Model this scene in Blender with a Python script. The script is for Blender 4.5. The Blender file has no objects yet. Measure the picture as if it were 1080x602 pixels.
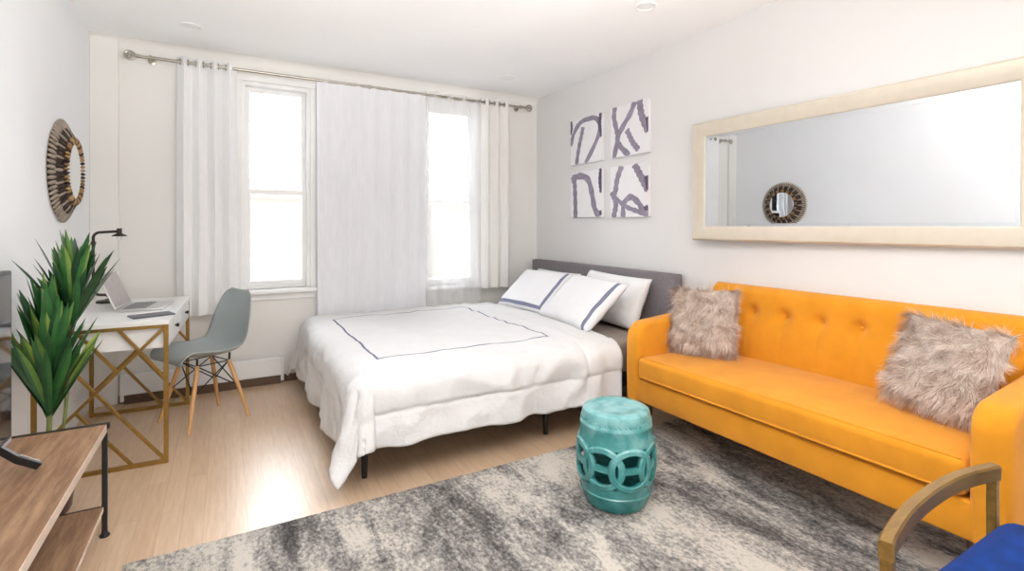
import bpy, bmesh, math, random
from mathutils import Vector, Matrix, noise

random.seed(7)
SC = bpy.context.scene
COL = SC.collection
PI = math.pi
R = math.radians

# ------------------------------------------------------------------ materials
def new_mat(name):
    m = bpy.data.materials.new(name)
    m.use_nodes = True
    nt = m.node_tree
    return m, nt, nt.nodes['Principled BSDF']

def N(nt, kind, **kw):
    n = nt.nodes.new(kind)
    for k, v in kw.items():
        setattr(n, k, v)
    return n

def noise_node(nt, scale, detail=4, rough=.55, vec=None, stretch=None):
    tc = N(nt, 'ShaderNodeTexCoord')
    src = tc.outputs['Object']
    if stretch:
        mp = N(nt, 'ShaderNodeMapping')
        mp.inputs['Scale'].default_value = stretch
        nt.links.new(src, mp.inputs['Vector'])
        src = mp.outputs['Vector']
    n = N(nt, 'ShaderNodeTexNoise')
    n.inputs['Scale'].default_value = scale
    n.inputs['Detail'].default_value = detail
    n.inputs['Roughness'].default_value = rough
    nt.links.new(src, n.inputs['Vector'])
    return n

def ramp(nt, fac, stops):
    r = N(nt, 'ShaderNodeValToRGB')
    el = r.color_ramp.elements
    while len(el) < len(stops):
        el.new(0.5)
    for e, (p, c) in zip(el, stops):
        e.position = p
        e.color = (*c, 1)
    nt.links.new(fac, r.inputs['Fac'])
    return r

def mat(name, col, rough=.6, metal=0., var=.06, scale=12, bump=0., bscale=120, sheen=0., coat=0., spec=.5, stretch=None, col2=None):
    m, nt, b = new_mat(name)
    n = noise_node(nt, scale, stretch=stretch)
    lo = tuple(max(0, c * (1 - var)) for c in col)
    hi = tuple(min(1, c * (1 + var)) for c in (col2 or col))
    r = ramp(nt, n.outputs['Fac'], [(.3, lo), (.7, hi)])
    nt.links.new(r.outputs['Color'], b.inputs['Base Color'])
    b.inputs['Roughness'].default_value = rough
    b.inputs['Metallic'].default_value = metal
    b.inputs['Specular IOR Level'].default_value = spec
    if sheen:
        b.inputs['Sheen Weight'].default_value = sheen
        b.inputs['Sheen Roughness'].default_value = .5
    if coat:
        b.inputs['Coat Weight'].default_value = coat
        b.inputs['Coat Roughness'].default_value = .1
    if bump:
        n2 = noise_node(nt, bscale, 2)
        bp = N(nt, 'ShaderNodeBump')
        bp.inputs['Strength'].default_value = bump
        bp.inputs['Distance'].default_value = .004
        nt.links.new(n2.outputs['Fac'], bp.inputs['Height'])
        nt.links.new(bp.outputs['Normal'], b.inputs['Normal'])
    return m

def math_node(nt, op, a, b=None):
    n = N(nt, 'ShaderNodeMath', operation=op)
    for i, v in enumerate((a, b)):
        if v is None:
            continue
        if isinstance(v, (int, float)):
            n.inputs[i].default_value = v
        else:
            nt.links.new(v, n.inputs[i])
    return n.outputs[0]

def floor_mat():
    m, nt, b = new_mat('oak_planks')
    tc = N(nt, 'ShaderNodeTexCoord')
    mp = N(nt, 'ShaderNodeMapping')
    mp.inputs['Rotation'].default_value = (0, 0, PI / 2)
    nt.links.new(tc.outputs['Object'], mp.inputs['Vector'])
    br = N(nt, 'ShaderNodeTexBrick')
    br.offset = .37
    br.inputs['Color1'].default_value = (.62, .445, .295, 1)
    br.inputs['Color2'].default_value = (.69, .515, .36, 1)
    br.inputs['Mortar'].default_value = (.54, .38, .25, 1)
    br.inputs['Scale'].default_value = 1
    br.inputs['Mortar Size'].default_value = .0018
    br.inputs['Mortar Smooth'].default_value = .4
    br.inputs['Bias'].default_value = 0
    br.inputs['Brick Width'].default_value = .9
    br.inputs['Row Height'].default_value = .082
    nt.links.new(mp.outputs['Vector'], br.inputs['Vector'])
    gr = noise_node(nt, 5, 6, .65, stretch=(14, 1, 1))
    rp = ramp(nt, gr.outputs['Fac'], [(.3, (.85, .80, .75)), (.7, (1.06, 1.05, 1.04))])
    mx = N(nt, 'ShaderNodeMix', data_type='RGBA', blend_type='MULTIPLY')
    mx.inputs[0].default_value = 1
    nt.links.new(br.outputs['Color'], mx.inputs[6])
    nt.links.new(rp.outputs['Color'], mx.inputs[7])
    nt.links.new(mx.outputs[2], b.inputs['Base Color'])
    b.inputs['Roughness'].default_value = .3
    b.inputs['Coat Weight'].default_value = .7
    b.inputs['Coat Roughness'].default_value = .32
    rn = noise_node(nt, 3, 3)
    rr = N(nt, 'ShaderNodeMapRange')
    rr.inputs['To Min'].default_value = .24
    rr.inputs['To Max'].default_value = .42
    nt.links.new(rn.outputs['Fac'], rr.inputs['Value'])
    nt.links.new(rr.outputs[0], b.inputs['Roughness'])
    bp = N(nt, 'ShaderNodeBump')
    bp.inputs['Strength'].default_value = .15
    bp.inputs['Distance'].default_value = .002
    nt.links.new(br.outputs['Fac'], bp.inputs['Height'])
    bp.invert = True
    nt.links.new(bp.outputs['Normal'], b.inputs['Normal'])
    return m

def wood_mat(name, c1, c2, stretch=(9, 1, 9), scale=4, rough=.5, axis_dark=None):
    m, nt, b = new_mat(name)
    g = noise_node(nt, scale, 8, .7, stretch=stretch)
    st = [(.32, c1), (.68, c2)] if not axis_dark else [(.25, axis_dark), (.45, c1), (.72, c2)]
    r = ramp(nt, g.outputs['Fac'], st)
    nt.links.new(r.outputs['Color'], b.inputs['Base Color'])
    b.inputs['Roughness'].default_value = rough
    return m

def rug_mat():
    m, nt, b = new_mat('rug_pile')
    tc = N(nt, 'ShaderNodeTexCoord')
    mp = N(nt, 'ShaderNodeMapping')
    mp.inputs['Rotation'].default_value = (0, 0, R(38))
    mp.inputs['Scale'].default_value = (1.0, .42, 1)
    mp.inputs['Location'].default_value = (.85, .45, 0)
    nt.links.new(tc.outputs['Object'], mp.inputs['Vector'])
    big = N(nt, 'ShaderNodeTexNoise')
    big.inputs['Scale'].default_value = 2.6
    big.inputs['Detail'].default_value = 7
    big.inputs['Roughness'].default_value = .62
    big.inputs['Distortion'].default_value = .9
    nt.links.new(mp.outputs['Vector'], big.inputs['Vector'])
    fine = noise_node(nt, 70, 5, .75, stretch=(1, .7, 1))
    mp2 = N(nt, 'ShaderNodeMapping')
    mp2.inputs['Rotation'].default_value = (0, 0, R(38)); mp2.inputs['Scale'].default_value = (1, .3, 1)
    nt.links.new(tc.outputs['Object'], mp2.inputs['Vector'])
    mid = N(nt, 'ShaderNodeTexNoise')
    mid.inputs['Scale'].default_value = 15; mid.inputs['Detail'].default_value = 5; mid.inputs['Roughness'].default_value = .7; mid.inputs['Distortion'].default_value = .5
    nt.links.new(mp2.outputs['Vector'], mid.inputs['Vector'])
    s = math_node(nt, 'MULTIPLY', fine.outputs['Fac'], .62)
    s2 = math_node(nt, 'MULTIPLY', mid.outputs['Fac'], .42)
    t = math_node(nt, 'ADD', big.outputs['Fac'], s)
    t = math_node(nt, 'ADD', t, s2)
    t = math_node(nt, 'SUBTRACT', t, .50)
    r = ramp(nt, t, [(.31, (.056, .053, .053)), (.43, (.17, .16, .155)), (.52, (.36, .34, .32)), (.63, (.68, .635, .57))])
    nt.links.new(r.outputs['Color'], b.inputs['Base Color'])
    b.inputs['Roughness'].default_value = .95
    b.inputs['Specular IOR Level'].default_value = .1
    f2 = noise_node(nt, 130, 3, .7)
    bp = N(nt, 'ShaderNodeBump')
    bp.inputs['Strength'].default_value = .9
    bp.inputs['Distance'].default_value = .012
    nt.links.new(f2.outputs['Fac'], bp.inputs['Height'])
    nt.links.new(bp.outputs['Normal'], b.inputs['Normal'])
    return m

def lined_cloth(name, base, line, rects, wave=.0):
    """white cloth carrying thin woven border lines; rects = (cx, cy, hx, hy, halfwidth, mask)"""
    m, nt, b = new_mat(name)
    tc = N(nt, 'ShaderNodeTexCoord')
    sp = N(nt, 'ShaderNodeSeparateXYZ')
    nt.links.new(tc.outputs['Object'], sp.inputs[0])
    x, y, z = sp.outputs[0], sp.outputs[1], sp.outputs[2]
    total = None
    for (cx, cy, hx, hy, hw, zmin) in rects:
        dx = math_node(nt, 'SUBTRACT', math_node(nt, 'ABSOLUTE', math_node(nt, 'SUBTRACT', x, cx)), hx)
        dy = math_node(nt, 'SUBTRACT', math_node(nt, 'ABSOLUTE', math_node(nt, 'SUBTRACT', y, cy)), hy)
        d = math_node(nt, 'ABSOLUTE', math_node(nt, 'MAXIMUM', dx, dy))
        k = math_node(nt, 'LESS_THAN', d, hw)
        k = math_node(nt, 'MULTIPLY', k, math_node(nt, 'GREATER_THAN', z, zmin))
        total = k if total is None else math_node(nt, 'MAXIMUM', total, k)
    n = noise_node(nt, 9)
    r = ramp(nt, n.outputs['Fac'], [(.3, tuple(c * .97 for c in base)), (.7, base)])
    mx = N(nt, 'ShaderNodeMix', data_type='RGBA')
    nt.links.new(total, mx.inputs[0])
    nt.links.new(r.outputs['Color'], mx.inputs[6])
    mx.inputs[7].default_value = (*line, 1)
    nt.links.new(mx.outputs[2], b.inputs['Base Color'])
    b.inputs['Roughness'].default_value = .85
    b.inputs['Specular IOR Level'].default_value = .2
    n2 = noise_node(nt, 26, 4, .6)
    bp = N(nt, 'ShaderNodeBump')
    bp.inputs['Strength'].default_value = .45
    bp.inputs['Distance'].default_value = .012
    nt.links.new(n2.outputs['Fac'], bp.inputs['Height'])
    nt.links.new(bp.outputs['Normal'], b.inputs['Normal'])
    return m

def sheer_mat(name, col, transp, transl):
    m, nt, b = new_mat(name)
    nt.nodes.remove(b)
    out = nt.nodes['Material Output']
    df = N(nt, 'ShaderNodeBsdfDiffuse'); tl = N(nt, 'ShaderNodeBsdfTranslucent'); tp = N(nt, 'ShaderNodeBsdfTransparent')
    n = noise_node(nt, 60, 2, stretch=(1, 1, .1))
    r = ramp(nt, n.outputs['Fac'], [(.3, tuple(c * .95 for c in col)), (.7, col)])
    nt.links.new(r.outputs['Color'], df.inputs[0]); nt.links.new(r.outputs['Color'], tl.inputs[0])
    m1 = N(nt, 'ShaderNodeMixShader'); m1.inputs[0].default_value = transl
    nt.links.new(df.outputs[0], m1.inputs[1]); nt.links.new(tl.outputs[0], m1.inputs[2])
    m2 = N(nt, 'ShaderNodeMixShader'); m2.inputs[0].default_value = transp
    nt.links.new(m1.outputs[0], m2.inputs[1]); nt.links.new(tp.outputs[0], m2.inputs[2])
    nt.links.new(m2.outputs[0], out.inputs['Surface'])
    return m

def glass_mat(name):
    m, nt, b = new_mat(name)
    nt.nodes.remove(b)
    out = nt.nodes['Material Output']
    tp = N(nt, 'ShaderNodeBsdfTransparent'); gl = N(nt, 'ShaderNodeBsdfGlossy')
    gl.inputs['Roughness'].default_value = .02
    tp.inputs[0].default_value = (.97, .98, .98, 1)
    fr = N(nt, 'ShaderNodeFresnel'); fr.inputs[0].default_value = 1.45
    mx = N(nt, 'ShaderNodeMixShader')
    nt.links.new(fr.outputs[0], mx.inputs[0]); nt.links.new(tp.outputs[0], mx.inputs[1]); nt.links.new(gl.outputs[0], mx.inputs[2])
    nt.links.new(mx.outputs[0], out.inputs['Surface'])
    return m

def leaf_mat(name, dark, mid, light):
    m, nt, b = new_mat(name)
    at = N(nt, 'ShaderNodeAttribute', attribute_name='tint')
    n = noise_node(nt, 30, 3)
    a = math_node(nt, 'ADD', at.outputs['Fac'], math_node(nt, 'MULTIPLY', math_node(nt, 'SUBTRACT', n.outputs['Fac'], .5), .25))
    r = ramp(nt, a, [(.1, dark), (.5, mid), (.95, light)])
    nt.links.new(r.outputs['Color'], b.inputs['Base Color'])
    b.inputs['Roughness'].default_value = .45
    return m

M = {}
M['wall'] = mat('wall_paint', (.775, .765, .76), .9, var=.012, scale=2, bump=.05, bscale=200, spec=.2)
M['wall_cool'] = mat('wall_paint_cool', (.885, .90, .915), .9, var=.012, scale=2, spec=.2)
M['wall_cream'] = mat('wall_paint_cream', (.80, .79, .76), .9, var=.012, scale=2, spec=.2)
M['ceiling'] = mat('ceiling_paint', (.96, .965, .97), .95, var=.01, scale=2, spec=.1)
M['trim'] = mat('white_gloss_paint', (.85, .85, .845), .4, var=.02)
M['dark_base'] = mat('dark_baseboard_wood', (.10, .055, .03), .5, var=.25, stretch=(1, 9, 9))
M['floor'] = floor_mat()
M['rug'] = rug_mat()
M['glass'] = glass_mat('window_glass')
M['sheer'] = sheer_mat('white_curtain', (.97, .97, .975), .02, .12)
M['sheer_lilac'] = sheer_mat('lilac_white_curtain', (.90, .905, .94), .04, .20)
M['sheer_thin'] = sheer_mat('very_sheer_voile', (.93, .93, .95), .72, .22)
M['sheer_warm'] = sheer_mat('warm_white_curtain', (.97, .955, .93), .04, .18)
M['steel'] = mat('brushed_nickel', (.42, .39, .34), .32, 1, var=.1, scale=40)
M['grommet'] = mat('grommet_metal', (.35, .33, .30), .35, 1, var=.1)
M['white_lacquer'] = mat('white_lacquer', (.84, .84, .835), .3, var=.015, coat=.2)
M['gold'] = mat('brushed_gold_metal', (.32, .185, .048), .38, .75, var=.15, scale=25)
M['gold_wood'] = mat('gold_painted_arm', (.24, .135, .03), .36, .5, var=.2, scale=14, stretch=(1, 6, 6))
M['black_metal'] = mat('black_powder_coat', (.018, .017, .017), .5, .3, var=.2)
M['bronze'] = mat('dark_bronze_pipe', (.055, .045, .04), .42, .7, var=.3, scale=30)
M['silver'] = mat('laptop_silver', (.62, .60, .60), .35, .6, var=.03)
M['laptop_screen'] = mat('laptop_screen_glass', (.46, .42, .42), .16, 0, var=.06, spec=.6)  # pale pinkish base paints in the reflection on the screen
M['keys'] = mat('dark_keys', (.22, .22, .23), .5, var=.1)
M['dark_slate'] = mat('dark_notebook_cover', (.10, .10, .12), .55, var=.1)
M['chair_shell'] = mat('grey_plastic_shell', (.33, .375, .38), .42, var=.02)
M['beech'] = wood_mat('beech_legs', (.52, .27, .10), (.68, .40, .18), (8, 8, 1), 6, .45)
M['console_wood'] = wood_mat('console_oak', (.24, .13, .07), (.45, .28, .165), (11, 1.2, 4), 3.2, .5, axis_dark=(.13, .07, .042))
M['console_edge'] = wood_mat('console_oak_edge', (.52, .40, .31), (.72, .60, .50), (8, 1.2, 4), 4, .5)
M['orange'] = mat('mustard_upholstery', (.67, .263, .013), .85, var=.05, scale=7, bump=.35, bscale=420, sheen=.15, spec=.2, col2=(.71, .285, .016))
M['orange_seam'] = mat('mustard_piping', (.60, .24, .012), .85, var=.05, spec=.2)
M['dark_leg'] = wood_mat('walnut_leg', (.05, .028, .015), (.10, .055, .03), (8, 8, 1), 6, .45)
M['fur'] = None
M['linen_back'] = mat('pale_cushion_back', (.74, .71, .66), .9, var=.04, bump=.2)
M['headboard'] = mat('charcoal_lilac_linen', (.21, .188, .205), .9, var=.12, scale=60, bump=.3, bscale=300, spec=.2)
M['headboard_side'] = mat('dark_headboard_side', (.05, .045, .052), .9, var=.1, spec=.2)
M['sheet'] = mat('taupe_fitted_sheet', (.30, .255, .225), .9, var=.06, bump=.2, spec=.2)
M['white_cotton'] = mat('white_cotton', (.81, .81, .82), .85, var=.02, scale=9, bump=.25, bscale=30, spec=.2)
M['navy'] = (.17, .175, .27)
M['turquoise'] = None
M['blue_velvet'] = mat('royal_blue_velvet', (.001, .030, .18), .8, var=.25, scale=18, sheen=.03, bump=.2, bscale=200, spec=.2)
M['champagne'] = mat('champagne_frame', (.66, .60, .50), .42, .2, var=.025, scale=20)
M['mirror'] = mat('mirror_silver', (.86, .885, .915), .0, 1, var=.004)
M['mirror_bevel'] = mat('mirror_bevel_glass', (.80, .84, .88), .03, 1, var=.004)
M['reed_dark'] = mat('dark_antique_silver', (.06, .042, .035), .45, .6, var=.5, scale=22)
M['reed_silver'] = mat('champagne_silver', (.42, .35, .28), .32, .8, var=.25, scale=22)
M['reed_gold'] = mat('antique_gold', (.40, .25, .12), .35, .8, var=.35, scale=22)
M['canvas'] = mat('canvas_white', (.86, .85, .87), .85, var=.015, bump=.1, spec=.2)
M['stroke'] = mat('plum_grey_ink', (.30, .265, .34), .8, var=.22, scale=16, spec=.2)
M['stroke_dark'] = mat('deep_plum_ink', (.12, .10, .15), .8, var=.2, scale=16, spec=.2)
M['leaf'] = leaf_mat('dracaena_leaf', (.006, .04, .014), (.035, .15, .035), (.32, .42, .07))
M['stem'] = mat('plant_cane', (.16, .19, .06), .7, var=.25, scale=25)
M['pot'] = mat('brown_pot_glaze', (.085, .04, .03), .4, var=.2)
M['soil'] = mat('potting_soil', (.04, .03, .022), .95, var=.4, scale=60, bump=.6)
M['tv_screen'] = mat('tv_glass', (.012, .012, .014), .06, 0, var=.1, spec=.5)
M['tv_screen'].node_tree.nodes['Principled BSDF'].inputs['IOR'].default_value = 2.4
M['tv_plastic'] = mat('tv_black_plastic', (.012, .012, .013), .4, var=.1)
M['pale_grey'] = mat('pale_grey_plastic', (.60, .61, .66), .45, var=.03)
M['lens'] = mat('frosted_light_lens', (.88, .88, .88), .6, var=.01)
M['facade'] = mat('pale_facade', (.40, .375, .345), .9, var=.05, scale=3)
M['facade_window'] = mat('facade_window', (.33, .32, .31), .3, var=.1)

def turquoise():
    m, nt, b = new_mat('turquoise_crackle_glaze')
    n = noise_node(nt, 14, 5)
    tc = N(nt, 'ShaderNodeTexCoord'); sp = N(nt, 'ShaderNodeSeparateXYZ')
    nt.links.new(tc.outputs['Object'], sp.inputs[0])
    glaze_sheen = math_node(nt, 'ADD', math_node(nt, 'MULTIPLY', n.outputs['Fac'], .8), math_node(nt, 'MULTIPLY', sp.outputs[2], .9))  # mottling is glaze; lightening with height paints the top's reflected light into colour
    r = ramp(nt, glaze_sheen, [(.30, (.016, .15, .155)), (.62, (.05, .265, .265)), (.85, (.20, .45, .46))])
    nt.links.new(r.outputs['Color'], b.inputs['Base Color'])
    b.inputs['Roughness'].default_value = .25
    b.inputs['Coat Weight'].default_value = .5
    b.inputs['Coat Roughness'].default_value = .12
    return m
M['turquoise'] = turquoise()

def fur_mat():
    m, nt, b = new_mat('taupe_fur')
    at = N(nt, 'ShaderNodeAttribute', attribute_name='tint')
    r = ramp(nt, at.outputs['Fac'], [(.0, (.38, .285, .235)), (.45, (.74, .61, .53)), (1, (.95, .89, .83))])
    nt.links.new(r.outputs['Color'], b.inputs['Base Color'])
    b.inputs['Roughness'].default_value = .7
    b.inputs['Specular IOR Level'].default_value = .25
    return m
M['fur'] = fur_mat()

# ------------------------------------------------------------------ object helpers
def link(o, parent=None):
    COL.objects.link(o)
    if parent is not None:
        o.parent = parent
    return o

def obj(name, bm, m, parent=None, loc=(0, 0, 0), rot=(0, 0, 0), smooth=35, recalc=True):
    if recalc:
        bmesh.ops.recalc_face_normals(bm, faces=bm.faces)
    me = bpy.data.meshes.new(name)
    bm.to_mesh(me)
    bm.free()
    for mm in (m if isinstance(m, (list, tuple)) else [m]):
        me.materials.append(mm)
    if smooth:
        me.shade_smooth()
        if smooth < 180:
            me.set_sharp_from_angle(angle=R(smooth))
    o = bpy.data.objects.new(name, me)
    o.location = loc
    o.rotation_euler = rot
    return link(o, parent)

def tag(o, label, cat, group=None, kind=None):
    o['label'] = label
    o['category'] = cat
    if group:
        o['group'] = group
    if kind:
        o['kind'] = kind
    return o

def thing(name, label, cat, loc=(0, 0, 0), rotz=0, group=None):
    o = bpy.data.objects.new(name, None)
    o.empty_display_size = .1
    link(o)
    o.location = loc
    o.rotation_euler = (0, 0, rotz)
    return tag(o, label, cat, group)

def struct(o):
    o['kind'] = 'structure'
    return o

def dup(root):
    c = root.copy(); COL.objects.link(c)
    for ch in list(root.children):
        d = ch.copy(); COL.objects.link(d); d.parent = c
        d.matrix_parent_inverse = ch.matrix_parent_inverse.copy()
        for g in list(ch.children):
            e = g.copy(); COL.objects.link(e); e.parent = d
    return c

# ------------------------------------------------------------------ shape helpers
def merge(bm, t, mi=0, mtx=None):
    vs = {}
    for v in t.verts:
        vs[v] = bm.verts.new(mtx @ v.co if mtx is not None else v.co)
    for f in t.faces:
        try:
            nf = bm.faces.new([vs[v] for v in f.verts])
            nf.material_index = mi
        except ValueError:
            pass
    t.free()

def box(bm, lo, hi, bev=0, seg=2, mi=0, mtx=None):
    t = bmesh.new()
    bmesh.ops.create_cube(t, size=1)
    s = [hi[i] - lo[i] for i in range(3)]
    c = [(hi[i] + lo[i]) / 2 for i in range(3)]
    for v in t.verts:
        v.co = Vector((v.co.x * s[0] + c[0], v.co.y * s[1] + c[1], v.co.z * s[2] + c[2]))
    if bev:
        bmesh.ops.bevel(t, geom=list(t.edges), offset=bev, segments=seg, profile=.5, affect='EDGES')
    merge(bm, t, mi, mtx)

def beam(bm, p0, p1, w, h, up=(0, 0, 1), bev=.0015, mi=0):
    p0, p1 = Vector(p0), Vector(p1)
    d = (p1 - p0); L = d.length; d.normalize()
    u = Vector(up)
    if abs(d.dot(u)) > .98:
        u = Vector((0, 1, 0))
    sx = d.cross(u).normalized(); sy = sx.cross(d).normalized()
    mtx = Matrix((( sx.x, sy.x, d.x, p0.x), (sx.y, sy.y, d.y, p0.y), (sx.z, sy.z, d.z, p0.z), (0, 0, 0, 1)))
    box(bm, (-w / 2, -h / 2, 0), (w / 2, h / 2, L), bev, 1, mi, mtx)

def tube(bm, pts, r, seg=10, closed=False, mi=0, prof=None, up=None):
    """sweep a circle (or profile list) along pts; r number or list"""
    pts = [Vector(p) for p in pts]
    n = len(pts)
    rs = r if isinstance(r, (list, tuple)) else [r] * n
    prof = prof or [(math.cos(2 * PI * k / seg), math.sin(2 * PI * k / seg)) for k in range(seg)]
    seg = len(prof)
    rings = []
    prev = None
    for i in range(n):
        if closed:
            t = (pts[(i + 1) % n] - pts[i - 1]).normalized()
        else:
            t = (pts[min(i + 1, n - 1)] - pts[max(i - 1, 0)]).normalized()
        if up is not None:
            a = Vector(up)
            a = (a - t * a.dot(t)).normalized()
        elif prev is None:
            a = Vector((0, 0, 1)) if abs(t.z) < .9 else Vector((1, 0, 0))
            a = (a - t * a.dot(t)).normalized()
        else:
            a = (prev - t * prev.dot(t)).normalized()
        prev = a
        b = t.cross(a)
        rings.append([bm.verts.new(pts[i] + a * (px * rs[i]) + b * (py * rs[i])) for px, py in prof])
    m = n if closed else n - 1
    for i in range(m):
        A, B = rings[i], rings[(i + 1) % n]
        for k in range(seg):
            f = bm.faces.new((A[k], A[(k + 1) % seg], B[(k + 1) % seg], B[k])); f.material_index = mi
    if not closed:
        for ring in (rings[0], rings[-1]):
            f = bm.faces.new(ring); f.material_index = mi

def lathe(bm, prof, seg=48, c=(0, 0, 0), mi=0, axis='z', closed=False):
    rings = []
    for (r, z) in prof:
        if r < 1e-6:
            p = Vector((0, 0, z))
            if axis == 'x': p = Vector((z, 0, 0))
            rings.append([bm.verts.new(p + Vector(c))])
        else:
            row = []
            for k in range(seg):
                a = 2 * PI * k / seg
                p = Vector((r * math.cos(a), r * math.sin(a), z))
                if axis == 'x': p = Vector((z, r * math.cos(a), r * math.sin(a)))
                row.append(bm.verts.new(p + Vector(c)))
            rings.append(row)
    pairs = list(zip(rings, rings[1:]))
    if closed: pairs.append((rings[-1], rings[0]))
    for A, B in pairs:
        for k in range(seg):
            if len(A) == 1 and len(B) == 1: continue
            if len(A) == 1: f = bm.faces.new((A[0], B[(k + 1) % seg], B[k]))
            elif len(B) == 1: f = bm.faces.new((A[k], A[(k + 1) % seg], B[0]))
            else: f = bm.faces.new((A[k], A[(k + 1) % seg], B[(k + 1) % seg], B[k]))
            f.material_index = mi

def grid(bm, nu, nv, fn, mi=0):
    g = [[bm.verts.new(fn(i / nu, j / nv)) for j in range(nv + 1)] for i in range(nu + 1)]
    for i in range(nu):
        for j in range(nv):
            f = bm.faces.new((g[i][j], g[i + 1][j], g[i + 1][j + 1], g[i][j + 1])); f.material_index = mi
    return g

def spline(pts, n):
    """Catmull-Rom through pts"""
    pts = [Vector(p) for p in pts]
    P = [pts[0] * 2 - pts[1]] + pts + [pts[-1] * 2 - pts[-2]]
    out = []
    m = len(pts) - 1
    for i in range(n + 1):
        s = i / n * m
        k = min(int(s), m - 1); t = s - k
        a, b, c, d = P[k], P[k + 1], P[k + 2], P[k + 3]
        out.append(.5 * ((2 * b) + (c - a) * t + (2 * a - 5 * b + 4 * c - d) * t * t + (3 * b - a - 3 * c + d) * t ** 3))
    return out

def cushion(bm, w, h, t, n=22, pinch=.07, mi=(0, 0), wr=.006, seed=0):
    """knife-edge pillow lying in local x (w) / y (h), thickness t on z"""
    def pt(u, v, s):
        a, b = u * 2 - 1, v * 2 - 1
        x = a * w / 2 * (1 - pinch * (1 - b * b) * abs(a) ** 3)
        y = b * h / 2 * (1 - pinch * (1 - a * a) * abs(b) ** 3)
        th = max(0, (1 - a ** 4) * (1 - b ** 4)) ** .55
        z = s * t / 2 * th
        z += wr * th * noise.noise((a * 2.5 + seed, b * 2.5, s * 3))
        return Vector((x, y, z))
    grid(bm, n, n, lambda u, v: pt(u, v, 1), mi[0])
    grid(bm, n, n, lambda u, v: pt(u, v, -1), mi[1])
    bmesh.ops.remove_doubles(bm, verts=bm.verts, dist=.0004)
    return pt

# ================================================================== ROOM SHELL
XL, XR, YB, ZC, YF = -.826, 2.866, 4.545, 2.61, -3.4
RUGZ = .021
bm = bmesh.new(); box(bm, (XL - .2, YF, -.1), (XR + .2, YB + .2, 0)); struct(obj('floor', bm, M['floor'], smooth=0))
bm = bmesh.new(); box(bm, (XL - .2, YF, ZC), (XR + .2, YB + .25, ZC + .15)); struct(obj('ceiling', bm, M['ceiling'], smooth=0))
bm = bmesh.new(); box(bm, (XL - .15, YF, 0), (XL, YB + .2, ZC)); struct(obj('wall_left', bm, M['wall_cool'], smooth=0))
bm = bmesh.new(); box(bm, (XR, YF, 0), (XR + .15, YB + .2, ZC)); struct(obj('wall_right', bm, M['wall'], smooth=0))
W1 = (.105, .622, .76, 2.42)
W2 = (1.632, 2.168, .70, 2.42)
bm = bmesh.new()
x0 = XL
for (a, b_, z0, z1) in (W1, W2):
    box(bm, (x0, YB, 0), (a, YB + .2, ZC)); box(bm, (a, YB, 0), (b_, YB + .2, z0)); box(bm, (a, YB, z1), (b_, YB + .2, ZC)); x0 = b_
box(bm, (x0, YB, 0), (XR, YB + .2, ZC))
struct(obj('wall_back', bm, M['wall_cream'], smooth=0))
# pilaster in the left corner
bm = bmesh.new(); box(bm, (XL, YB - .03, 0), (-.665, YB, ZC), .004, 1); struct(obj('trim_1', bm, M['wall_cream'], smooth=0))
bm = bmesh.new(); box(bm, (-.665, YB - .02, 0), (XR, YB, .055), .003, 1); struct(obj('baseboard_back', bm, M['dark_base'], smooth=0))
# shallow cove where the window wall meets the ceiling
bm = bmesh.new()
grid(bm, 1, 6, lambda u, v: Vector((XL + u * (XR - XL), YB - .07 * (1 - math.sin(v * PI / 2)), ZC - .07 * (1 - math.cos(v * PI / 2)))))
struct(obj('trim_2', bm, M['wall_cream'], smooth=60))

def window(idx, w, rail):
    a, b_, z0, z1 = w
    y0, y1 = YB + .03, YB + .12
    bm = bmesh.new()
    cw = .045
    # casing on the room face and the jambs inside the opening
    for (p, q) in (((a - cw, YB - .018, z0), (a + .005, YB + .001, z1)), ((b_ - .005, YB - .018, z0), (b_ + cw, YB + .001, z1)),
                   ((a - cw, YB - .02, z1), (b_ + cw, YB + .001, z1 + cw))):
        box(bm, p, q, .004, 1)
    for (p, q) in (((a, YB + .002, z0), (a + .032, YB + .18, z1)), ((b_ - .032, YB + .002, z0), (b_, YB + .18, z1)), ((a + .032, YB + .003, z1 - .032), (b_ - .032, YB + .178, z1)), ((a + .032, YB + .032, z0), (b_ - .032, YB + .178, z0 + .032))):
        box(bm, p, q, .003, 1)
    wroot = struct(obj('window_%d' % idx, bm, M['trim'], smooth=0))
    for nm, (za, zb), yy in (('lower_sash', (z0 + .03, rail + .02), y0), ('upper_sash', (rail - .02, z1 - .03), y0 + .04)):
        bm = bmesh.new()
        L, Rr, s = a + .03, b_ - .03, .036
        box(bm, (L, yy, za), (L + s, yy + .035, zb), .003, 1); box(bm, (Rr - s, yy, za), (Rr, yy + .035, zb), .003, 1)
        box(bm, (L + s, yy + .002, za), (Rr - s, yy + .033, za + s), .003, 1); box(bm, (L + s, yy + .002, zb - s), (Rr - s, yy + .033, zb), .003, 1)
        so = obj(nm, bm, M['trim'], wroot, smooth=0)
        bm = bmesh.new(); box(bm, (L + s - .004, yy + .014, za + s - .004), (Rr - s + .004, yy + .018, zb - s + .004))
        obj('pane', bm, M['glass'], so, smooth=0)
    bm = bmesh.new(); box(bm, (a - .06, YB - .07, z0 - .035), (b_ + .06, YB + .03, z0), .006, 2); box(bm, (a - .04, YB - .02, z0 - .09), (b_ + .04, YB, z0 - .035), .004, 1)
    obj('window_sill', bm, M['trim'], wroot)
window(1, W1, 1.54)
window(2, W2, 1.50)

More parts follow.
